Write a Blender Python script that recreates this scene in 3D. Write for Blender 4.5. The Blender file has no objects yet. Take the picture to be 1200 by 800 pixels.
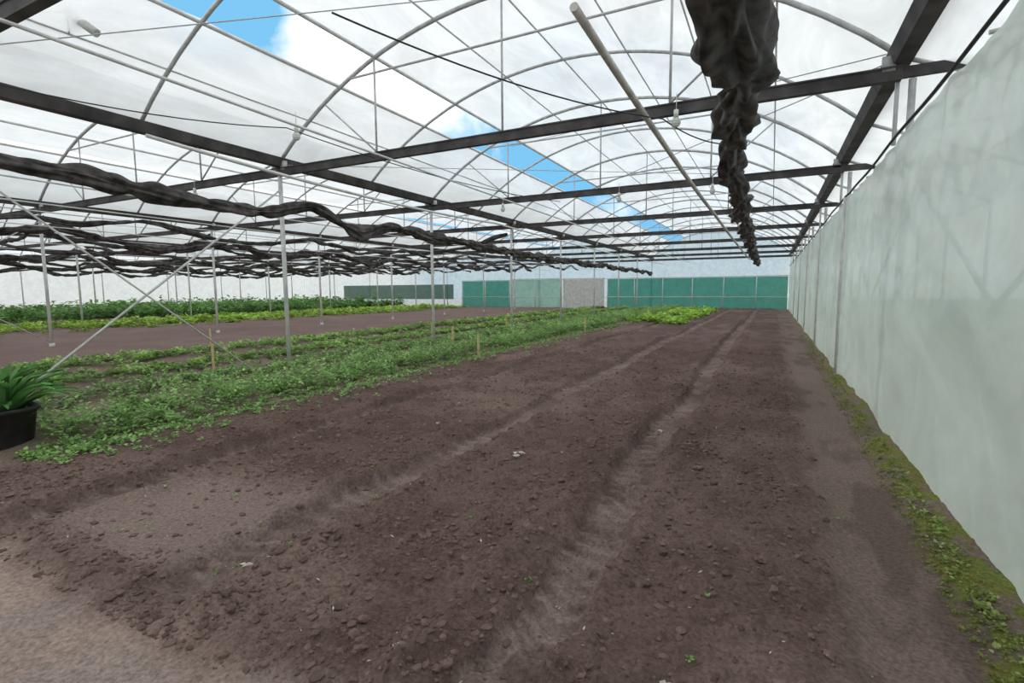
import bpy, math, random, bmesh
import numpy as np
from mathutils import Matrix, Vector
random.seed(7); rng=np.random.default_rng(7)
scene=bpy.context.scene
try:
    scene.view_settings.view_transform='Standard'; scene.view_settings.look='None'
except Exception as e: print(e)

# ---------------------------------------------------------------- helpers
def link(o): scene.collection.objects.link(o); return o
def fast_mesh(name,V,F,mat,cols=None,smooth=False):
    V=np.asarray(V,dtype=np.float32); F=np.asarray(F,dtype=np.int32)
    m=bpy.data.meshes.new(name); k=F.shape[1]
    m.vertices.add(len(V)); m.vertices.foreach_set('co',V.ravel())
    m.loops.add(F.size); m.loops.foreach_set('vertex_index',F.ravel())
    m.polygons.add(len(F)); m.polygons.foreach_set('loop_start',np.arange(0,F.size,k,dtype=np.int32))
    try: m.polygons.foreach_set('loop_total',np.full(len(F),k,dtype=np.int32))
    except Exception: pass
    m.polygons.foreach_set('use_smooth',np.full(len(F),smooth))
    if cols is not None:
        a=m.color_attributes.new('Col','FLOAT_COLOR','POINT')
        c=np.ones((len(V),4),dtype=np.float32); c[:,:3]=cols; a.data.foreach_set('color',c.ravel())
    m.update(calc_edges=True); m.validate()
    m.materials.append(mat)
    return m
def obj(name,mesh,loc=(0,0,0)):
    o=bpy.data.objects.new(name,mesh); o.location=loc; return link(o)
class MB:
    def __init__(s): s.V=[];s.F=[]
    def tube(s,p,q,r,n=8,r2=None):
        p=Vector(p);q=Vector(q);d=(q-p).normalized()
        a=d.orthogonal().normalized();b=d.cross(a);r2=r if r2 is None else r2
        i=len(s.V)
        for c,rr in((p,r),(q,r2)):
            for k in range(n):
                t=2*math.pi*k/n; s.V.append(tuple(c+a*(rr*math.cos(t))+b*(rr*math.sin(t))))
        for k in range(n):
            s.F.append((i+k,i+(k+1)%n,i+n+(k+1)%n,i+n+k))
        s.F.append(tuple(i+k for k in range(n))[::-1]); s.F.append(tuple(i+n+k for k in range(n)))
    def path(s,pts,r,n=8):
        pts=[Vector(p) for p in pts]; rr=r if hasattr(r,'__len__') else [r]*len(pts)
        i=len(s.V); up=Vector((0,0,1)) 
        for j,p in enumerate(pts):
            d=(pts[min(j+1,len(pts)-1)]-pts[max(j-1,0)]).normalized()
            a=d.cross(up); 
            if a.length<1e-3: a=d.cross(Vector((0,1,0)))
            a.normalize(); b=a.cross(d)
            for k in range(n):
                t=2*math.pi*k/n; s.V.append(tuple(p+a*(rr[j]*math.cos(t))+b*(rr[j]*math.sin(t))))
        for j in range(len(pts)-1):
            for k in range(n):
                s.F.append((i+j*n+k,i+j*n+(k+1)%n,i+(j+1)*n+(k+1)%n,i+(j+1)*n+k))
        s.F.append(tuple(i+k for k in range(n))[::-1]); e=i+(len(pts)-1)*n
        s.F.append(tuple(e+k for k in range(n)))
    def box(s,c,d):
        i=len(s.V);x,y,z=c;a,b,e=d[0]/2,d[1]/2,d[2]/2
        for dx in(-a,a):
            for dy in(-b,b):
                for dz in(-e,e): s.V.append((x+dx,y+dy,z+dz))
        for f in((0,1,3,2),(4,6,7,5),(0,4,5,1),(2,3,7,6),(0,2,6,4),(1,5,7,3)): s.F.append(tuple(i+k for k in f))
    def prof(s,poly,y0,y1):
        i=len(s.V);n=len(poly)
        for y in(y0,y1):
            for x,z in poly: s.V.append((x,y,z))
        for k in range(n): s.F.append((i+k,i+(k+1)%n,i+n+(k+1)%n,i+n+k))
        s.F.append(tuple(i+k for k in range(n))[::-1]); s.F.append(tuple(i+n+k for k in range(n)))
    def mesh(s,name,mat,smooth=True):
        m=bpy.data.meshes.new(name); m.from_pydata(s.V,[],s.F); m.materials.append(mat)
        if smooth:
            m.polygons.foreach_set('use_smooth',[len(f)==4 for f in s.F])
        m.update(); return m
TABS=[np.random.default_rng(k).random((256,256)) for k in range(12)]
def vn(x,y,sd=0):
    t=TABS[sd%12]; x=np.asarray(x,float);y=np.asarray(y,float)
    xi=np.floor(x).astype(int);yi=np.floor(y).astype(int);fx=x-xi;fy=y-yi
    fx=fx*fx*(3-2*fx);fy=fy*fy*(3-2*fy)
    a=t[xi%256,yi%256];b=t[(xi+1)%256,yi%256];c=t[xi%256,(yi+1)%256];d=t[(xi+1)%256,(yi+1)%256]
    return (a*(1-fx)+b*fx)*(1-fy)+(c*(1-fx)+d*fx)*fy*1.0
def fbm(x,y,sd=0,o=4):
    r=0;a=.5;f=1;s=0
    for k in range(o): r=r+a*vn(x*f+13*k,y*f+7*k,sd+k); s+=a;a*=.55;f*=2.03
    return r/s
def ss(x,a,b):
    t=np.clip((x-a)/(b-a),0,1); return t*t*(3-2*t)

# ---------------------------------------------------------------- materials
def newmat(name):
    m=bpy.data.materials.new(name); m.use_nodes=True; nt=m.node_tree; nt.nodes.clear()
    out=nt.nodes.new('ShaderNodeOutputMaterial'); return m,nt,out
def N(nt,t,**kw):
    n=nt.nodes.new(t)
    for k,v in kw.items():
        if k in n.inputs: n.inputs[k].default_value=v
        else: setattr(n,k,v)
    return n
def pbr(name,c1,c2,scale=6,rough=.6,metal=0,bump=.1,detail=6):
    m,nt,out=newmat(name); L=nt.links.new
    tc=N(nt,'ShaderNodeTexCoord'); no=N(nt,'ShaderNodeTexNoise',Scale=scale,Detail=detail)
    L(tc.outputs['Object'],no.inputs['Vector'])
    r=N(nt,'ShaderNodeValToRGB'); r.color_ramp.elements[0].position=.35;r.color_ramp.elements[1].position=.65
    r.color_ramp.elements[0].color=(*c1,1);r.color_ramp.elements[1].color=(*c2,1)
    L(no.outputs['Fac'],r.inputs['Fac'])
    p=N(nt,'ShaderNodeBsdfPrincipled',Roughness=rough,Metallic=metal); L(r.outputs['Color'],p.inputs['Base Color'])
    b=N(nt,'ShaderNodeBump',Strength=bump,Distance=.01); L(no.outputs['Fac'],b.inputs['Height']); L(b.outputs['Normal'],p.inputs['Normal'])
    L(p.outputs['BSDF'],out.inputs['Surface']); return m
M_steel=pbr('galvanized_steel',(.40,.41,.41),(.58,.59,.59),8,.5,0)
M_white=pbr('white_painted_steel',(.6,.61,.6),(.78,.79,.78),5,.5,0)
M_dark=pbr('dark_weathered_beam',(.032,.029,.031),(.10,.09,.09),3,.7,0)
M_pipe=pbr('grey_pvc',(.42,.40,.37),(.62,.59,.54),4,.5)
M_net=pbr('shade_net',(.012,.012,.013),(.11,.093,.09),7,.7,0,.8)
M_cable=pbr('black_cable',(.02,.02,.02),(.04,.04,.04),10,.6)
M_wood=pbr('pine_stake',(.5,.38,.18),(.7,.58,.3),9,.8)
M_pot=pbr('black_plastic_pot',(.01,.01,.01),(.025,.025,.025),9,.5)
M_litter=pbr('dry_leaf',(.5,.44,.36),(.75,.70,.62),15,.8)
M_lamp=pbr('white_plastic',(.6,.6,.58),(.75,.75,.72),9,.4)

def film(name,col,transp,diff=.1,gloss=.05,rough=.3,scale=3.,var=.25,stretch=(1,1,1),bump=.25,rot=0):
    m,nt,out=newmat(name); L=nt.links.new
    tc=N(nt,'ShaderNodeTexCoord'); mp=N(nt,'ShaderNodeMapping'); mp.inputs['Scale'].default_value=stretch; mp.inputs['Rotation'].default_value=(0,0,rot)
    L(tc.outputs['Object'],mp.inputs['Vector'])
    no=N(nt,'ShaderNodeTexNoise',Scale=scale,Detail=9,Roughness=.65,Distortion=.8); L(mp.outputs[0],no.inputs['Vector'])
    r=N(nt,'ShaderNodeMapRange'); r.inputs['From Min'].default_value=.3;r.inputs['From Max'].default_value=.7
    r.inputs['To Min'].default_value=1-var;r.inputs['To Max'].default_value=1; L(no.outputs['Fac'],r.inputs['Value'])
    mx=N(nt,'ShaderNodeMix',data_type='RGBA',blend_type='MULTIPLY'); mx.inputs[0].default_value=1
    mx.inputs[6].default_value=(*col,1); L(r.outputs[0],mx.inputs[7])
    tl=N(nt,'ShaderNodeBsdfTranslucent'); L(mx.outputs[2],tl.inputs['Color'])
    df=N(nt,'ShaderNodeBsdfDiffuse'); L(mx.outputs[2],df.inputs['Color'])
    gl=N(nt,'ShaderNodeBsdfGlossy',Roughness=rough); gl.inputs['Color'].default_value=(.9,.9,.9,1)
    tr=N(nt,'ShaderNodeBsdfTransparent'); tr.inputs['Color'].default_value=(.95,.96,.96,1)
    a=N(nt,'ShaderNodeMixShader');a.inputs[0].default_value=diff; L(tl.outputs[0],a.inputs[1]);L(df.outputs[0],a.inputs[2])
    b=N(nt,'ShaderNodeMixShader');b.inputs[0].default_value=gloss; L(a.outputs[0],b.inputs[1]);L(gl.outputs[0],b.inputs[2])
    c=N(nt,'ShaderNodeMixShader');c.inputs[0].default_value=transp; L(b.outputs[0],c.inputs[1]);L(tr.outputs[0],c.inputs[2])
    bp=N(nt,'ShaderNodeBump',Strength=bump,Distance=.02); L(no.outputs['Fac'],bp.inputs['Height'])
    for s in(gl,df,tl): L(bp.outputs[0],s.inputs['Normal'])
    L(c.outputs[0],out.inputs['Surface']); return m
M_roof=film('roof_film',(.86,.895,.90),.09,.06,.02,.4,1.1,.30,(1,.35,1),.2,.6)
M_wallfilm=film('wall_film',(.9,.93,.91),.2,.12,.03)
M_curtain=film('curtain_film',(.77,.86,.80),.05,.26,.22,.2,.8,.26,(1,.6,1.3),.5)
M_green=film('green_shade_mesh',(.05,.38,.29),.08,.5,.02,.5,2,.3)
M_lgreen=film('pale_green_mesh',(.4,.66,.55),.1,.4,.02,.5,2,.3)
M_dmesh=film('dark_mesh',(.07,.17,.12),.1,.5,.02,.5,2,.3)

def colmat(name,rough=.9,scale=30,bump=.5,lo=.7,hi=1.25,trans=0.,spec=.3,bd=.02):
    m,nt,out=newmat(name); L=nt.links.new
    at=N(nt,'ShaderNodeAttribute',attribute_name='Col'); tc=N(nt,'ShaderNodeTexCoord')
    no=N(nt,'ShaderNodeTexNoise',Scale=scale,Detail=8,Roughness=.7); L(tc.outputs['Object'],no.inputs['Vector'])
    r=N(nt,'ShaderNodeMapRange');r.inputs['From Min'].default_value=.3;r.inputs['From Max'].default_value=.7
    r.inputs['To Min'].default_value=lo;r.inputs['To Max'].default_value=hi;L(no.outputs['Fac'],r.inputs['Value'])
    mx=N(nt,'ShaderNodeMix',data_type='RGBA',blend_type='MULTIPLY');mx.inputs[0].default_value=1
    L(at.outputs['Color'],mx.inputs[6]);L(r.outputs[0],mx.inputs[7])
    p=N(nt,'ShaderNodeBsdfPrincipled',Roughness=rough);p.inputs['Specular IOR Level'].default_value=spec
    L(mx.outputs[2],p.inputs['Base Color'])
    if bump>0:
        b=N(nt,'ShaderNodeBump',Strength=bump,Distance=bd);L(no.outputs['Fac'],b.inputs['Height']);L(b.outputs[0],p.inputs['Normal'])
    if trans>0:
        tl=N(nt,'ShaderNodeBsdfTranslucent');L(mx.outputs[2],tl.inputs['Color'])
        ms=N(nt,'ShaderNodeMixShader');ms.inputs[0].default_value=trans;L(p.outputs[0],ms.inputs[1]);L(tl.outputs[0],ms.inputs[2]);L(ms.outputs[0],out.inputs['Surface'])
    else: L(p.outputs[0],out.inputs['Surface'])
    return m
M_soil=colmat('soil',.95,46,.8,.5,1.4,0,.15,.022)
M_clod=colmat('soil_clod',.95,60,.6,.7,1.25,0,.15)
M_leaf=colmat('leaf',.5,12,0,.8,1.2,.35,.35)

# ---------------------------------------------------------------- dimensions
G0=1.15; SP=9.65; NS=5; YN=-2.8; YF=41.3; ZG=3.94; ZB=3.78; CR=5.8; R=7.216; HW=SP/2
XC=[G0-HW-SP*k for k in range(NS)]
GUT=[G0-SP*k for k in range(NS+1)]
AY=[-2.8+2.45*k for k in range(0,19)]
def az(dx): return CR-R+math.sqrt(R*R-dx*dx)

# ---------------------------------------------------------------- ground
RUTS=[(-.95,.16),(-2.6,.18),(-4.3,.14)]
BEDS=[(-7.3,-5.95),(-9.0,-7.95),(-10.8,-9.8),(-12.9,-11.8)]
def rutd(X,Y,c,w):
    cc=c+.09*(vn(Y*.4,Y*0+c,3)-.5)*2; return np.abs(X-cc)+.12*(fbm(X*6,Y*5,5)-.5)
def rutmask(X,Y):
    m=np.zeros_like(X)
    for c,w in RUTS: m=np.maximum(m,1-ss(rutd(X,Y,c,w),w*.75,w*1.2))
    return m
def masks(X,Y):
    e=.14*(fbm(X*2.5,Y*2.5,1)-.5)*2
    till=ss(Y+e*1.4,1.05,1.5)*ss(X+e,-5.95,-5.6)*(1-ss(X+e,.2,.42))
    rt=rutmask(X,Y)*ss(Y,1.1,1.5)
    sm=ss(X+e*2.5,-4.5,-3.8)*(1-ss(X+e*2.5,-2.85,-2.3))*ss(Y+e,1.35,1.6)*(1-ss(Y+e*2,2.2,3.0))
    moss=ss(X+.5*e+.12*(fbm(X*7,Y*7,8)-.5),.76+.012*np.clip(Y,0,15),.88+.01*np.clip(Y,0,15))*(1-ss(X,1.25,1.5))
    return till,rt,sm,moss
def treadf(X,Y): return ss(np.abs(((Y*6.2+vn(X*5,Y*2,2)*1.3)%1)-.5),.18,.3)*ss(vn(X*3,Y*1.2,7),.25,.45)
def height(X,Y):
    till,rt,sm,moss=masks(X,Y); tl=till*(1-.8*sm)*(1-.8*rt)
    h=tl*(.06*fbm(X*1.5,Y*1.5,2)+.045*(fbm(X*8,Y*8,4,5)-.3)+.04*np.clip(fbm(X*19,Y*19,6,3)-.48,0,1)*2)
    h-=rt*(.055-.028*treadf(X,Y))
    for c,w in RUTS:
        h+=till*(1-rt)*.04*np.exp(-((np.abs(X-c)-w*1.75)/.09)**2)*(.3+1.4*vn(X*7,Y*7,9))
    h-=.03*ss(X,.3,.5)*(1-ss(X,.8,.95)); h+=.03*moss*fbm(X*14,Y*14,3)
    h+=.012*fbm(X*3,Y*3,7)
    for a,b in BEDS: h+=.06*ss(X,a-.15,a+.1)*(1-ss(X,b-.1,b+.15))*ss(Y,1.8,2.3)
    return h
xs=np.concatenate([np.linspace(-90,-48,12)[:-1],np.linspace(-48,-14,110)[:-1],np.linspace(-14,-6.2,100)[:-1],np.linspace(-6.2,1.3,500),np.linspace(1.5,40,20)])
ys=[-30,-15,-8,-5,-2.8]; y=-2.
ys+= list(np.linspace(-2,.6,14))
y=.62
while y<42: ys.append(y); y+=.014 if y<3.2 else .0045*y
ys+=[43,50,60,90]; ys=np.array(ys)
XX,YY=np.meshgrid(xs,ys,indexing='ij'); HH=height(XX,YY)
inside=(XX<1.3)*(XX>-47)*(YY>YN)*(YY<YF)
HH=HH*inside-.02*(1-inside)
till,rt,sm,moss=masks(XX,YY)
C=np.zeros(XX.shape+(3,))
def blend(C,c,m): return C*(1-m[...,None])+np.array(c)*m[...,None]
big=fbm(XX*.9,YY*.9,5)[...,None]
C[:]=(.40,.315,.285)
C=blend(C,(.48,.35,.29),ss(fbm(XX*1.5+3,YY*1.5,2),.5,.7)*.6)
C=blend(C,(.26,.183,.162),ss(YY+.3*(fbm(XX*2,YY*2,6)-.5),1.0,1.45))
C=blend(C,(.185,.124,.108),till)
C=blend(C,(.140,.091,.079),till*ss(fbm(XX*3,YY*3,3),.45,.6)*.75)
C=blend(C,(.26,.182,.158),till*ss(fbm(XX*1.2+4,YY*.6,8),.5,.68)*.65)
C=blend(C,(.32,.24,.212),sm*.85)
C=blend(C,(.30,.226,.20),rt*(.5+.4*ss(fbm(XX*4,YY*3,2),.35,.6)))
C=blend(C,(.18,.125,.108),rt*ss(fbm(XX*6,YY*4,9),.46,.6)*.75)
C=blend(C,(.255,.187,.163),ss(XX,.25,.45)*ss(YY,-5,-4))
C=blend(C,(.155,.108,.092),ss(XX,.25,.4)*(1-ss(XX,.9,1.0))*ss(fbm(XX*3,YY*1.2,9),.48,.6)*.7)
mossc=np.stack([.19+.12*(fbm(XX*6,YY*6,2)-.3),.215+.10*(fbm(XX*9,YY*9,4)-.4),.045+0*XX],-1)
mk=(moss*ss(fbm(XX*8,YY*8,1),.36,.52)*.9)[...,None]; C=C*(1-mk)+mossc*mk
C=blend(C,(.25,.175,.155),(1-ss(XX,-14.3,-13.9))*ss(YY,1,1.5))
for a,b in BEDS: C=blend(C,(.13,.14,.07),ss(XX,a-.05,a+.1)*(1-ss(XX,b-.1,b+.05))*ss(YY,1.8,2.3)*.6)
C*=(.78+.44*big)
C=blend(C,(.3,.32,.27),1-inside.astype(float))
nx,ny=XX.shape; idx=np.arange(nx*ny).reshape(nx,ny)
F=np.stack([idx[:-1,:-1],idx[1:,:-1],idx[1:,1:],idx[:-1,1:]],-1).reshape(-1,4)
V=np.stack([XX,YY,HH],-1).reshape(-1,3)
obj('floor',fast_mesh('floor',V,F,M_soil,C.reshape(-1,3),True))

# clods ---------------------------------------------------------
bm=bmesh.new(); bmesh.ops.create_icosphere(bm,subdivisions=1,radius=1)
IV=np.array([v.co[:] for v in bm.verts]); IF=np.array([[v.index for v in f.verts] for f in bm.faces]); bm.free()
def clods(name,n,smin,smax,seed,ymax=13):
    r=np.random.default_rng(seed)
    y=1.15+(ymax-1.15)*r.random(n)**1.9; x=-5.8+6.2*r.random(n)
    t,ru,s,mo=masks(x,y); cl=ss(fbm(x*2,y*2,3),.35,.65)
    keep=r.random(n)<np.clip(t*(1-.93*ru)*(1-.85*s)*(.25+.75*cl),.015,1); x=x[keep];y=y[keep];n=len(x)
    sz=smin+(smax-smin)*r.random(n)**6
    z=height(x,y)+sz*.05
    P=IV[None]*(1+.7*(r.random((n,len(IV),1))-.5))*sz[:,None,None]*np.array([1,1,.65])*(1+.6*(r.random((n,1,3))-.5))
    a=r.random(n)*6.28; ca,sa=np.cos(a)[:,None],np.sin(a)[:,None]
    X=P[...,0]*ca-P[...,1]*sa; Y=P[...,0]*sa+P[...,1]*ca
    V=np.stack([X+x[:,None],Y+y[:,None],P[...,2]+z[:,None]],-1).reshape(-1,3)
    F=(IF[None]+(np.arange(n)*len(IV))[:,None,None]).reshape(-1,3)
    c=np.array([.195,.132,.115])*(.75+.6*r.random((n,1))); c=np.repeat(c,len(IV),0)
    obj(name,fast_mesh(name,V,F,M_clod,c,False))
clods('soil_clods',80000,.0035,.026,3)

# ---------------------------------------------------------------- leaves
LT=np.array([[0,0,0],[-.36,.35,.10],[-.30,.72,.08],[0,1,-.04],[.30,.72,.08],[.36,.35,.10]])
def leaves(px,py,pz,size,tilt,cols,width=1.,seed=0):
    r=np.random.default_rng(seed);n=len(px)
    P=LT[None]*size[:,None,None]*np.array([width,1,1]); 
    ct,st=np.cos(tilt)[:,None],np.sin(tilt)[:,None]
    Y=P[...,1]*ct-P[...,2]*st; Z=P[...,1]*st+P[...,2]*ct; X=P[...,0]
    a=r.random(n)*6.283; ca,sa=np.cos(a)[:,None],np.sin(a)[:,None]
    V=np.stack([X*ca-Y*sa+px[:,None],X*sa+Y*ca+py[:,None],Z+pz[:,None]],-1).reshape(-1,3)
    b=(np.arange(n)*6)[:,None,None]; F=(np.array([[0,1,2,3],[0,3,4,5]])[None]+b).reshape(-1,4)
    return V,F,np.repeat(cols,6,0)
def crop(name,x0,x1,y0,y1,dens_n,dens_f,per,rad,hh,size,c1,c2,seed,ysplit=14,w=1.,thr=(.15,.38)):
    r=np.random.default_rng(seed); Vs=[];Fs=[];Cs=[];off=0
    for (ya,yb,d,sc) in((y0,min(ysplit,y1),dens_n,1.),(max(ysplit,y0),y1,dens_f,1.35)):
        if yb<=ya: continue
        n=int((x1-x0)*(yb-ya)*d)
        cx=x0+(x1-x0)*r.random(n)+.04*r.standard_normal(n); cy=ya+(yb-ya)*r.random(n)
        k=fbm(cx*1.2,cy*.7,seed); keep=r.random(n)<ss(k,*thr); cx=cx[keep];cy=cy[keep];n=len(cx)
        g=height(cx,cy); hs=hh*(.4+.9*r.random(n))*(.25+1.5*fbm(cx*1.3,cy*1.3,seed+1))
        m=n*per; i=np.repeat(np.arange(n),per); a=r.random(m)*6.283; q=np.sqrt(r.random(m))
        rr=rad*sc*q; lx=cx[i]+rr*np.cos(a);ly=cy[i]+rr*np.sin(a)
        lz=g[i]+hs[i]*(1-.5*q*q)*(.25+.75*r.random(m))
        s=size*sc*(.5+1.*r.random(m)); t=r.random(m)*1.3-.4
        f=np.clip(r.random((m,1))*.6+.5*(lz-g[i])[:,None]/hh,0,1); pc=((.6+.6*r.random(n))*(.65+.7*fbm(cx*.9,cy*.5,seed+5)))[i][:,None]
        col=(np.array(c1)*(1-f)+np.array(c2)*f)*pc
        V,F,Cc=leaves(lx,ly,lz,s,t,col,w,seed+3)
        Vs.append(V);Fs.append(F+off);Cs.append(Cc);off+=len(V)
    obj(name,fast_mesh(name,np.concatenate(Vs),np.concatenate(Fs),M_leaf,np.concatenate(Cs),False))
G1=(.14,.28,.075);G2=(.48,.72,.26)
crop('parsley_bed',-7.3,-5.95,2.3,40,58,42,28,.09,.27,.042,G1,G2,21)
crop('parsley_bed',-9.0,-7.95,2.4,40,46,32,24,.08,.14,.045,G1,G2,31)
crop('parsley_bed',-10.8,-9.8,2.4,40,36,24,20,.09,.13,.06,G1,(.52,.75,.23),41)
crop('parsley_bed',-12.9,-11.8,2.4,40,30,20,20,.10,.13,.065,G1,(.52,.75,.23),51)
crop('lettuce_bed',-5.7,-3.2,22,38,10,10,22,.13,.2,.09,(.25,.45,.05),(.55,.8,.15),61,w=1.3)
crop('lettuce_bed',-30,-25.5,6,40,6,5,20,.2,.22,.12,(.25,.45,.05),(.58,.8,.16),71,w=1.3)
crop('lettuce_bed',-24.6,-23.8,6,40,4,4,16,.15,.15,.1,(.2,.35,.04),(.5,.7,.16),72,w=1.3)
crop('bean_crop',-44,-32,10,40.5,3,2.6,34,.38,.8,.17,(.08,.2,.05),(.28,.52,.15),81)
def weeds(name,n,fx,fy,size,seed,c1,c2):
    r=np.random.default_rng(seed); x=fx(r,n);y=fy(r,n); per=9;i=np.repeat(np.arange(n),per);m=n*per
    a=r.random(m)*6.28;q=r.random(m)*size*1.6
    g=height(x,y)[i]; f=r.random((m,1))
    V,F,Cc=leaves(x[i]+q*np.cos(a),y[i]+q*np.sin(a),g+r.random(m)*size*1.3,size*(.5+r.random(m)),r.random(m)*1.2-.2,np.array(c1)*(1-f)+np.array(c2)*f,1.1,seed)
    obj(name,fast_mesh(name,V,F,M_leaf,Cc,False))
weeds('weed_patch',1500,lambda r,n:-6.05+1.0*np.abs(r.standard_normal(n))*.38,lambda r,n:2.0+20*r.random(n)**1.3,.032,5,G1,G2)
weeds('moss_strip_weeds',1700,lambda r,n:1.01-.2*r.random(n)**1.2,lambda r,n:1.8+16*r.random(n)**1.6,.010,6,(.14,.19,.03),(.36,.42,.12))
weeds('moss_strip_weeds',60,lambda r,n:1.0-.12*r.random(n),lambda r,n:2.0+3*r.random(n),.018,16,(.2,.3,.06),(.5,.6,.22))
weeds('weed_patch',50,lambda r,n:-5+5.5*r.random(n),lambda r,n:1.5+8*r.random(n)**1.5,.013,8,G1,G2)

def potted():
    e=bpy.data.objects.new('potted_lily_plant',None); link(e); e.location=(-6.62,2.1,0)
    mb=MB(); prof=[(.22,0),(.27,.36),(.295,.37),(.295,.41),(.265,.41),(.25,.34),(0,.33)]; n=28
    for rr,z in prof:
        for k in range(n): mb.V.append((rr*math.cos(6.2832*k/n),rr*math.sin(6.2832*k/n),z))
    for j in range(len(prof)-1):
        for k in range(n): mb.F.append((j*n+k,j*n+(k+1)%n,(j+1)*n+(k+1)%n,(j+1)*n+k))
    o=obj('pot',mb.mesh('pot',M_pot)); o.parent=e
    V=[];F=[];Cs=[]
    for i in range(90):
        a=random.random()*6.283; L=.46+.22*random.random(); el=1.5-.9*random.random(); w=.034+.016*random.random()
        x,y,z=.07*math.cos(a),.07*math.sin(a),.33; b=len(V); c=np.array((.13,.29,.09))*(.6+1.1*random.random())
        S=8
        for s in range(S+1):
            t=s/S; ww=w*math.sin(math.pi*min(.97,.18+.82*t))**.7
            px,py=-math.sin(a)*ww,math.cos(a)*ww
            V+= [(x+px,y+py,z+.008),(x,y,z-.006),(x-px,y-py,z+.008)]; Cs+=[c*(.8+.4*t)]*3
            e2=el-1.3*t*t; x+=math.cos(a)*math.cos(e2)*L/S;y+=math.sin(a)*math.cos(e2)*L/S;z+=math.sin(e2)*L/S
        for s in range(S):
            for k in(0,1): F.append((b+3*s+k,b+3*s+k+1,b+3*s+k+4,b+3*s+k+3))
    o=obj('leaves',fast_mesh('lily_leaves',V,F,M_leaf,np.array(Cs),True)); o.parent=e
potted()

# ---------------------------------------------------------------- roof film
def film_patch(mb_list,xa,xb,xc,nxp,lift,zfun,sd):
    xs_=np.linspace(xa,xb,nxp); ys_=np.arange(YN,YF+.01,.35)
    A,B=np.meshgrid(xs_,ys_,indexing='ij')
    ph=(B-YN)/2.45; sag=.05*np.abs(np.sin(np.pi*(ph%1)))**.7
    Z=zfun(A)+lift-sag*.8+.02*(fbm(A*2+xc,B*2,sd)-.5)
    V=np.stack([A+xc,B,Z],-1).reshape(-1,3); n1,n2=A.shape; id_=np.arange(n1*n2).reshape(n1,n2)
    F=np.stack([id_[:-1,:-1],id_[1:,:-1],id_[1:,1:],id_[:-1,1:]],-1).reshape(-1,4); mb_list.append((V,F))
def merge(name,lst,mat,smooth=True):
    off=0;Vs=[];Fs=[]
    for V,F in lst: Vs.append(V);Fs.append(F+off);off+=len(V)
    return obj(name,fast_mesh(name,np.concatenate(Vs),np.concatenate(Fs),mat,None,smooth))
arc=lambda A: CR-R+np.sqrt(R*R-A*A)
lst=[]
for k,xc in enumerate(XC):
    film_patch(lst,-HW,-3.2,xc,8,.05,arc,k); film_patch(lst,-2.45 if k==0 else -3.1,HW,xc,28,.08,arc,k+2)
merge('ceiling',lst,M_roof)
lst=[]; film_patch(lst,0,2.2,G0,6,.0,lambda A:ZG+.05-.45*A,3); merge('side_lean_to_roof',lst,M_roof)

# ---------------------------------------------------------------- trusses/arches
def arch_mesh(main):
    mb=MB(); n=26; pts=[]
    for i in range(n+1):
        dx=-HW+SP*i/n; pts.append((dx,0,az(dx)))
    mb.path(pts,.034 if main else .028,8)
    if main:
        zt=ZB+.08
        for dx in(-2.42,0.,2.42): mb.tube((dx,0,zt),(dx,0,az(dx)),.017)
        for a,b in((-3.6,-2.42),(3.6,2.42)): mb.tube((b,0,zt),(a,0,az(a)),.015)
        mb.tube((-3.0,0,az(3.0)),(3.0,0,az(3.0)),.018)
        mb.box((-HW+.12,0,ZG-.05),(.12,.06,.16)); mb.box((HW-.12,0,ZG-.05),(.12,.06,.16))
    return mb.mesh('roof_arch',M_steel)
am,ai=arch_mesh(True),arch_mesh(False)
mbb=MB(); mbb.box((0,0,ZB),(SP,.06,.13)); mbb.box((0,0,ZB+.065),(SP,.09,.018)); mbb.box((0,0,ZB-.065),(SP,.09,.018))
beam=mbb.mesh('cross_beam',M_dark,False)
for xc in XC:
    for k,y in enumerate(AY):
        main=(k%2==0)
        obj('roof_truss' if main else 'roof_arch',am if main else ai,(xc,y,0))
        if main: obj('cross_beam',beam,(xc,y,0))
mb=MB(); mb2=MB()
for k,y in enumerate(AY):
    if k%2==0:
        mb2.box((G0+.45,y,ZB),(.9,.06,.11)); mb.tube((G0-.02,y+.07,ZB+.05),(G0-.02,y+.07,3.05),.022)
    mb.tube((G0,y,ZG),(G0+2.2,y,ZG-.95),.025); mb.tube((G0+2.2,y,ZG-.95),(G0+2.2,y,0),.03)
    mb.tube((G0+.05,y,3.15),(G0+1.6,y,ZG-.68),.016)
for x,z in((.7,.3),(1.4,.6),(2.2,.95)): mb.tube((G0+x,YN,ZG-z),(G0+x,YF,ZG-z),.018)
obj('side_lean_to_frame',mb.mesh('side_frame',M_white))
obj('side_lean_to_ties',mb2.mesh('side_beam_stubs',M_dark,False))
gp=[(-.13,.09),(-.115,.09),(-.07,-.04),(.07,-.04),(.115,.09),(.13,.09),(.08,-.065),(-.08,-.065)]
mb=MB(); mb.prof(gp,YN,YF); gm=mb.mesh('gutter',M_dark,False)
for g in GUT: obj('roof_gutter',gm,(g,0,ZG))
mb=MB()
for dx in(-4.0,-3.22,-2.42,-1.2,0,1.2,2.42,3.6): mb.tube((dx,YN,az(dx)+.02),(dx,YF,az(dx)+.02),.015 if dx not in(-3.22,-2.42) else .03,6)
pm=mb.mesh('roof_purlins',M_white)
for xc in XC: obj('roof_purlins',pm,(xc,0,0))
mb=MB(); mb.tube((0,0,-.02),(0,0,ZB-.075),.04,12); mb.tube((0,0,-.02),(0,0,.10),.065,12)
pmesh=mb.mesh('support_post',M_white)
for g in GUT[1:]:
    for k,y in enumerate(AY):
        if k%2==0: obj('support_post',pmesh,(g,y,0))
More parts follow.
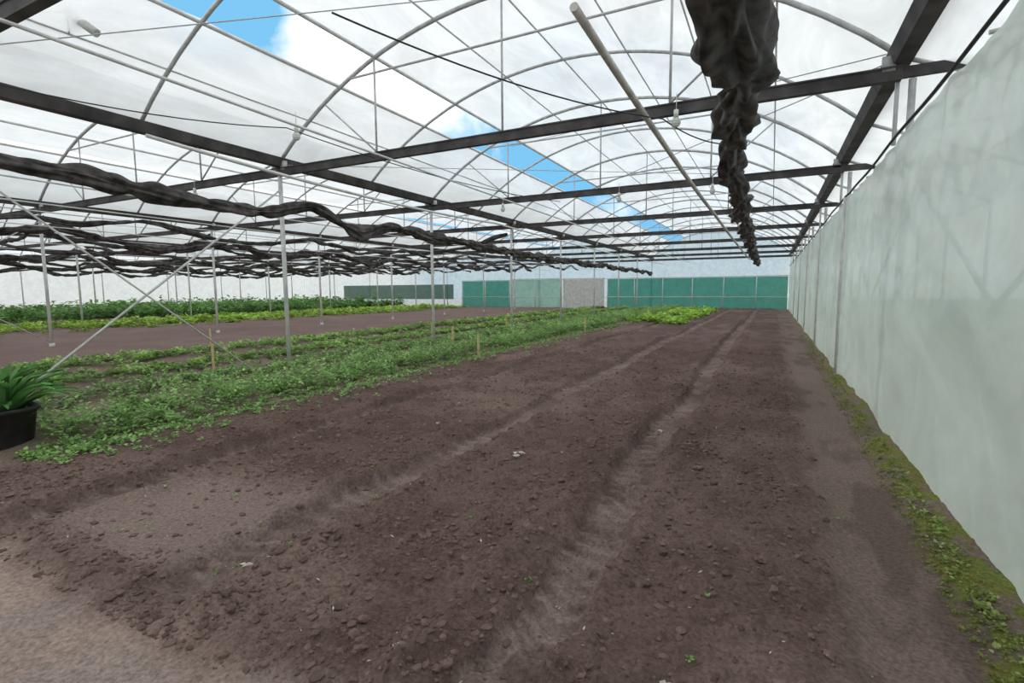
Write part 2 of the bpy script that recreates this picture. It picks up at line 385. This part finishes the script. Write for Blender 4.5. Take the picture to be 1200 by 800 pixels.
mb=MB(); mb.tube((0,0,-.02),(0,0,ZB-.075),.035,12); pr=mb.mesh('side_post',M_steel)
for k,y in enumerate(AY):
    if k%2==0: obj('support_post',pr,(G0+.10,y,0))

# ---------------------------------------------------------------- walls
def grid(fn,us,vs):
    A,B=np.meshgrid(us,vs,indexing='ij'); X,Y,Z=fn(A,B); n1,n2=A.shape
    id_=np.arange(n1*n2).reshape(n1,n2)
    return np.stack([X,Y,Z],-1).reshape(-1,3),np.stack([id_[:-1,:-1],id_[1:,:-1],id_[1:,1:],id_[:-1,1:]],-1).reshape(-1,4)
YSEAMS=[10.3,15.2,20.1,25,30]
def curt(A,B):
    t=B/3.03
    f=.05*(fbm(A*.9,B*.5,2)-.5)+.03*(vn(A*2.6,B*.35,4)-.5)+.007*np.sin(A*9+3*vn(A,B*.6,5)*2)*(.3+.7*t)
    f+=.018*(1-np.abs(2*vn(A*1.1+B*.9,B*.8-A*.3,8)-1))**6+.014*(1-np.abs(2*vn(A*1.7-B*1.2,B*.9,9)-1))**7
    f+=.008*(1-np.abs(2*vn(A*3.1+B*2.,B*1.6,3)-1))**7
    X=1.12+f-.03*(1-t)*vn(A*1.5,B*0,6)
    for i,s in enumerate(YSEAMS): X=X-.04*np.exp(-((A-s)/.09)**2)-(.03*ss(A,s,s+.02) if i==0 else 0)
    return X,A,B-.04*(1-t)+.012*vn(A*1.3,A*0,7)*t
us=np.concatenate([np.arange(YN,14,.04),np.arange(14,YF,.12)])
merge('wall_right',[grid(curt,us,np.linspace(0,3.03,60))],M_curtain)
mb=MB(); mb.path([(1.08-(.03 if y>YSEAMS[0] else 0),y,3.04+.012*math.sin(y*2.1)) for y in np.arange(YN,YF,.35)],.016,6)
obj('curtain_top_rope',mb.mesh('curtain_top_rope',M_cable))
mb=MB()
for s in YSEAMS: mb.tube((1.03,s,0),(1.03,s,3.0),.024,10)
obj('curtain_battens',mb.mesh('curtain_battens',M_lamp))
mb=MB()
for k,y in enumerate(AY[:-2]):
    if k%2==0: mb.tube((1.32,y,.1),(1.32,y+4.9,2.7),.02); mb.tube((1.37,y,2.7),(1.37,y+4.9,.1),.02)
obj('side_brace_rods',mb.mesh('side_brace_rods',M_steel))
merge('wall_left',[grid(lambda A,B:(GUT[-1]-.1+0*A,A,B),np.linspace(YN,YF,80),np.linspace(0,ZG,6))],M_wallfilm)
def gable(y):
    L=[]
    for xc in XC:
        L.append(grid(lambda A,B:(A+xc,0*A+y,B*(arc(A)+.05)),np.linspace(-HW,HW,24),np.linspace(0,1,6)))
    L.append(grid(lambda A,B:(A+G0,0*A+y,B*(ZG-.45*A)),np.linspace(0,2.2,4),np.linspace(0,1,4)))
    return L
merge('wall_far',gable(YF+.1),M_wallfilm); merge('wall_near',gable(YN-.1),M_wallfilm)
def panel(name,xa,xb,za,zb,mat,y=YF-.1):
    return merge(name,[grid(lambda A,B:(A,0*A+y+.05*np.sin(A*1.7),B),np.linspace(xa,xb,int((xb-xa)*4)),np.linspace(za,zb,6))],mat)
panel('green_shade_screen',-12.0,1.0,-.02,2.35,M_green); panel('green_shade_screen',-26,-21,-.02,2.35,M_green)
panel('pale_green_screen',-20.9,-16,-.02,2.5,M_lgreen); panel('dark_mesh_screen',-41,-27,.7,2.1,M_dmesh)
mb=MB()
for xa in np.arange(-12,1.2,2.2): mb.tube((xa,YF-.2,0),(xa,YF-.2,2.45),.03)
for z in(.9,2.4): mb.tube((-26,YF-.2,z),(1.0,YF-.2,z),.03)
for xa in(-26,-23.5,-21,-18.5,-16): mb.tube((xa,YF-.2,0),(xa,YF-.2,2.45),.035)
obj('trim_1',mb.mesh('far_wall_rails',M_white))
mb=MB(); 
for xa in(-15.8,-14.,-12.3): mb.box((xa,YF-.25,1.2),(.09,.08,2.4))
mb.box((-14.05,YF-.25,2.42),(3.6,.08,.09)); mb.box((-14.05,YF-.25,1.2),(3.5,.03,2.3)); mb.box((-14.3,YF-.31,1.1),(.05,.05,.2))
obj('door_1',mb.mesh('door_1',M_white,False))

# ---------------------------------------------------------------- shade net bundles
def net(name,pts,rad,seed,dens=.05,sag=.0,amp=.35,flat=1.,wob=1.,mat=None):
    P=[Vector(p) for p in pts]
    cum=[0]
    for a,b in zip(P[:-1],P[1:]): cum.append(cum[-1]+(b-a).length)
    n=max(8,int(cum[-1]/dens)); s=np.linspace(0,cum[-1],n); arr=np.array([p[:] for p in P])
    c=np.stack([np.interp(s,cum,arr[:,k]) for k in range(3)],-1)
    w=max(3,int(.35/dens)); ker=np.ones(w)/w
    for k in range(3):
        pad=np.pad(c[:,k],w,'edge'); c[:,k]=np.convolve(pad,ker,'same')[w:-w]
    rr=np.interp(s,cum,rad) if hasattr(rad,'__len__') else np.full(n,rad)
    c[:,2]-=sag*np.abs(np.sin(np.pi*(c[:,1]-2.1)/4.9))
    c[:,0]+=wob*.06*(vn(s*.8,s*0,seed)-.5)*2; c[:,2]+=wob*.05*(vn(s*1.1,s*0+5,seed+1)-.5)*2
    m=36; th=np.linspace(0,2*np.pi,m,endpoint=False); S,TH=np.meshgrid(s,th,indexing='ij')
    pinch=1-.4*np.exp(-(((s+seed*.7)%1.9-.95)/.12)**2)
    rr=rr*pinch
    RR=rr[:,None]*(1+amp*.7*np.sin(2*TH+S*2.6+seed)+amp*.45*np.sin(5*TH-S*4.0)+amp*.35*np.sin(9*TH+S*6)+amp*.9*(vn(TH/6.2832*8,S*4,seed)-.5)+.6*(vn(S*1.6,S*0,seed+3)-.45))
    d=np.gradient(c,axis=0); d/=np.linalg.norm(d,axis=1)[:,None]+1e-9
    up=np.array([0,0,1.]); a=np.cross(d,up); a/=np.linalg.norm(a,axis=1)[:,None]+1e-9; b=np.cross(a,d)
    V=c[:,None,:]+a[:,None,:]*(RR*np.cos(TH))[...,None]*flat+b[:,None,:]*(RR*np.sin(TH))[...,None]
    id_=np.arange(n*m).reshape(n,m); nx_=np.roll(id_,-1,1)
    F=np.stack([id_[:-1],nx_[:-1],nx_[1:],id_[1:]],-1).reshape(-1,4)
    return obj(name,fast_mesh(name,V.reshape(-1,3),F,mat or M_net,None,True))
net('shade_net_bundle',[(-.12,1.6,3.1),(-.22,3,2.98),(-.36,4.8,3.2),(-.47,7,3.32),(-.52,8,3.2),(-.65,12,3.22),(-.75,20,3.25),(-.85,28,3.2),(-.9,38,3.2)],[.12,.13,.15,.11,.12,.13,.13,.13,.12],3,.022,.1,.5)
net('shade_net_bundle',[(-7.9,-1,3.25),(-7.9,2,3.12),(-7.8,4.5,2.92),(-7.7,5.6,2.85),(-7.7,7,3.08),(-7.7,8.2,2.75),(-7.7,9.2,2.95),(-7.7,10,2.95),(-7.8,13,2.8),(-7.8,20,2.75),(-7.8,38,2.7)],[.08,.08,.09,.08,.07,.10,.08,.10,.10,.10,.10],5,.035,.06,.5)
sd=10
for gi,g in enumerate(GUT[1:5]):
    for dx,z,sg,rd in((-.7,3.45,.45,.065),(-4.9,3.3,.3,.045),(.75-SP,3.4,.45,.08)):
        if gi==0 and dx==-.7: continue
        net('shade_net_bundle',[(g+dx,YN+.5,z),(g+dx+.2,12,z-.1),(g+dx-.1,25,z-.1),(g+dx,38,z)],rd,sd,.10,sg,.5,1.,1.5); sd+=1
for g,y in((GUT[1],16.8),(GUT[2],7),(GUT[2],11.9),(GUT[3],11.9)):
    net('shade_net_drape',[(g-.3,y+.2,3.6),(g-1.5,y+.2,3.2),(g-4,y+.3,3.05),(g-6.5,y+.1,3.2),(g-9.3,y+.2,3.6)],.05,sd,.08,0,.45); sd+=1
mb=MB(); mb.tube((-7.65,3.4,4.85),(-7.35,3.55,4.6),.05,14); mb.tube((-7.65,3.4,4.85),(-7.65,3.4,4.6),.01,8)
mb.tube((-7.65,3.4,4.85),(-8.0,2.2,az(4.33)),.012,8)
obj('hanging_tube_lamp',mb.mesh('tube_lamp',M_lamp))

# ---------------------------------------------------------------- pipes and cables
def pipe(name,pts,r,mat,n=8):
    mb=MB(); mb.path(pts,r,n); return obj(name,mb.mesh(name,mat))
def sagpts(a,b,sag,n=14):
    a=Vector(a);b=Vector(b); return [tuple(a.lerp(b,i/n)+Vector((0,0,-sag*4*(i/n)*(1-i/n)))) for i in range(n+1)]
pipe('hanging_water_pipe',sagpts((-1.5,4.1,3.75),(-1.4,14,3.42),.06,14)+sagpts((-1.4,14,3.42),(-1.4,38,3.45),.05,14)[1:],.037,M_pipe,12)
pipe('hanging_water_pipe',sagpts((-7.5,4.1,3.58),(-7.1,13,3.4),.12),.026,M_white,10)
pipe('hanging_water_pipe',sagpts((-7.1,13,3.4),(-7.0,38,3.3),.1),.024,M_white)
for x,z in((-5.0,3.2),(-9.3,3.0),(-10.7,3.1),(-12.2,2.95),(-14.5,3.1),(-16.5,3.0),(-20,3.1),(-23,3.1),(-26,3.05),(-30,3.1),(-34,3.1)):
    pipe('irrigation_pipe',sagpts((x,-2,z+.3),(x,40,z+.1),.1,20),.015,M_white,6)
pipe('guy_cable',[(-8.45,1.9,3.55),(-8.2,6.1,.02)],.014,M_white,6)
pipe('guy_cable',[(-8.5,3.0,.3),(-8.5,7,3.45)],.018,M_white,6)
pipe('guy_cable',[(-18.1,2.1,3.5),(-18.1,7,.1)],.014,M_white,6); pipe('guy_cable',[(-18.1,2.1,.1),(-18.1,7,3.5)],.014,M_white,6)
for a,b in(((-8.4,7,3.9),(-1,11.9,3.9)),((1,7,3.9),(-3.7,11.9,3.9)),((-8.4,2.1,4.0),(-1.3,7,5.4)),((1,7,4.),(-6,11.9,5.1))):
    pipe('wind_brace_wire',[a,b],.007,M_steel,5)
pipe('electric_cable',sagpts((-3.2,3.2,3.7),(-1.3,6.8,3.62),.12)+sagpts((-1.3,6.8,3.62),(-.45,7.6,3.4),.1)[1:],.008,M_cable,6)
pipe('electric_cable',sagpts((-8.3,1.2,4.0),(-6.6,5.6,3.95),.2)+sagpts((-6.6,5.6,3.95),(-4.6,11.7,3.6),.15)[1:],.008,M_cable,6)
def bulb(x,y,z):
    mb=MB(); mb.tube((0,0,.0),(0,0,-.09),.03,12); mb.tube((0,0,.2),(0,0,0),.005,6)
    for i in range(6):
        a=i/6*math.pi; b=(i+1)/6*math.pi
        r0=.055*math.sin(a)+.004;r1=.055*math.sin(b)+.004
        mb.tube((0,0,-.09-.06*(1-math.cos(a))),(0,0,-.09-.06*(1-math.cos(b))),r0,12,r1)
    o=obj('hanging_light_bulb',mb.mesh('bulb',M_lamp),(x,y,z))
for p in((-1.15,6.85,3.72),(-6.4,5.6,3.95),(-6.2,11.8,3.7),(-3.2,11.8,3.7),(-1.2,11.8,3.7),(-11,6.9,3.7)): bulb(*p)

mb=MB(); mb.box((0,0,.26),(.05,.025,.56)); mb.tube((0,0,.0),(0,0,-.08),.018,6,.002); sm_=mb.mesh('wooden_stake',M_wood,False)
for x,y in((-9.35,6.0),(-5.8,9.8),(-9.35,13),(-13.3,8.5),(-9.35,18),(-5.75,17),(-7.6,11.5)): obj('wooden_stake',sm_,(x,y,0))
V=[];F=[]
for (x,y,s) in((-1.92,3.9,.04),(-2.55,1.75,.025),(-4.25,2.15,.03),(-.28,1.75,.025),(-1.0,5.5,.03),(-3.2,4.5,.02),(-1.9,3.82,.025)):
    z=float(height(np.array([x]),np.array([y]))[0])+.03
    for j in range(4):
        a=random.random()*6.28; b=len(V); ca,sa=math.cos(a),math.sin(a); ox,oy=random.uniform(-s,s),random.uniform(-s,s)
        for u,v,w in((-1,0,0),(0,-.5,.3),(1,0,.1),(0,.5,.4)): V.append((x+ox+s*(u*ca-v*sa),y+oy+s*(u*sa+v*ca),z+w*s*.7))
        F.append((b,b+1,b+2,b+3))
r=np.random.default_rng(4); n=220
xs_=-5.5+6*r.random(n); ys_=1.4+9*r.random(n)**1.7; zz=height(xs_,ys_)+.015
for x,y,z in zip(xs_,ys_,zz):
    a=r.random()*6.28; L=.005+.012*r.random()**2; w=.35*L; b=len(V); ca,sa=math.cos(a),math.sin(a)
    for u,v in((-L,-w*.3),(0,-w),(L,w*.3),(0,w)): V.append((x+u*ca-v*sa,y+u*sa+v*ca,z+(u*.3)))
    F.append((b,b+1,b+2,b+3))
obj('dry_leaf_litter',fast_mesh('litter',V,F,M_litter))

# ---------------------------------------------------------------- world
w=bpy.data.worlds.new('sky'); scene.world=w; w.use_nodes=True; nt=w.node_tree; nt.nodes.clear(); L=nt.links.new
out=N(nt,'ShaderNodeOutputWorld'); bg=N(nt,'ShaderNodeBackground',Strength=1.55)
tc=N(nt,'ShaderNodeTexCoord')
no=N(nt,'ShaderNodeTexNoise',Scale=3.2,Detail=9,Roughness=.58,Distortion=.3)
L(tc.outputs['Generated'],no.inputs['Vector'])
def patch(d,c0,c1):   # clear-sky opening around a compass direction
    vm=N(nt,'ShaderNodeVectorMath',operation='DOT_PRODUCT'); vm.inputs[1].default_value=Vector(d).normalized(); L(tc.outputs['Generated'],vm.inputs[0])
    mr=N(nt,'ShaderNodeMapRange',interpolation_type='SMOOTHSTEP'); mr.inputs['From Min'].default_value=math.cos(math.radians(c1)); mr.inputs['From Max'].default_value=math.cos(math.radians(c0)); L(vm.outputs['Value'],mr.inputs['Value']); return mr.outputs[0]
def mx2(a,b):
    n=N(nt,'ShaderNodeMath',operation='MAXIMUM'); L(a,n.inputs[0]);L(b,n.inputs[1]); return n.outputs[0]
pm_=mx2(mx2(patch((-.30,.94,.10),14,24),patch((-.50,.84,.17),4,11)),patch((-.74,.54,.43),1,7))
ml=N(nt,'ShaderNodeMath',operation='MULTIPLY_ADD'); L(pm_,ml.inputs[0]); ml.inputs[1].default_value=-.34
ad=N(nt,'ShaderNodeMath',operation='ADD'); L(no.outputs['Fac'],ad.inputs[0]); ad.inputs[1].default_value=.14; L(ad.outputs[0],ml.inputs[2])
r=N(nt,'ShaderNodeValToRGB'); r.color_ramp.elements[0].position=.40;r.color_ramp.elements[1].position=.56
r.color_ramp.elements[0].color=(.14,.38,.60,1);r.color_ramp.elements[1].color=(.87,.875,.875,1)
L(ml.outputs[0],r.inputs['Fac']); L(r.outputs[0],bg.inputs['Color']); L(bg.outputs[0],out.inputs[0])

# ---------------------------------------------------------------- camera
cam=bpy.data.cameras.new('camera'); co=bpy.data.objects.new('camera',cam); link(co)
cam.sensor_width=36; cam.lens=18; cam.clip_start=.05; cam.clip_end=300
co.matrix_world=Matrix.Translation((0,0,1.5))@Matrix.Rotation(math.radians(26.83),4,'Z')@Matrix.Rotation(math.radians(84.29),4,'X')@Matrix.Rotation(math.radians(-.4),4,'Z')
scene.camera=co
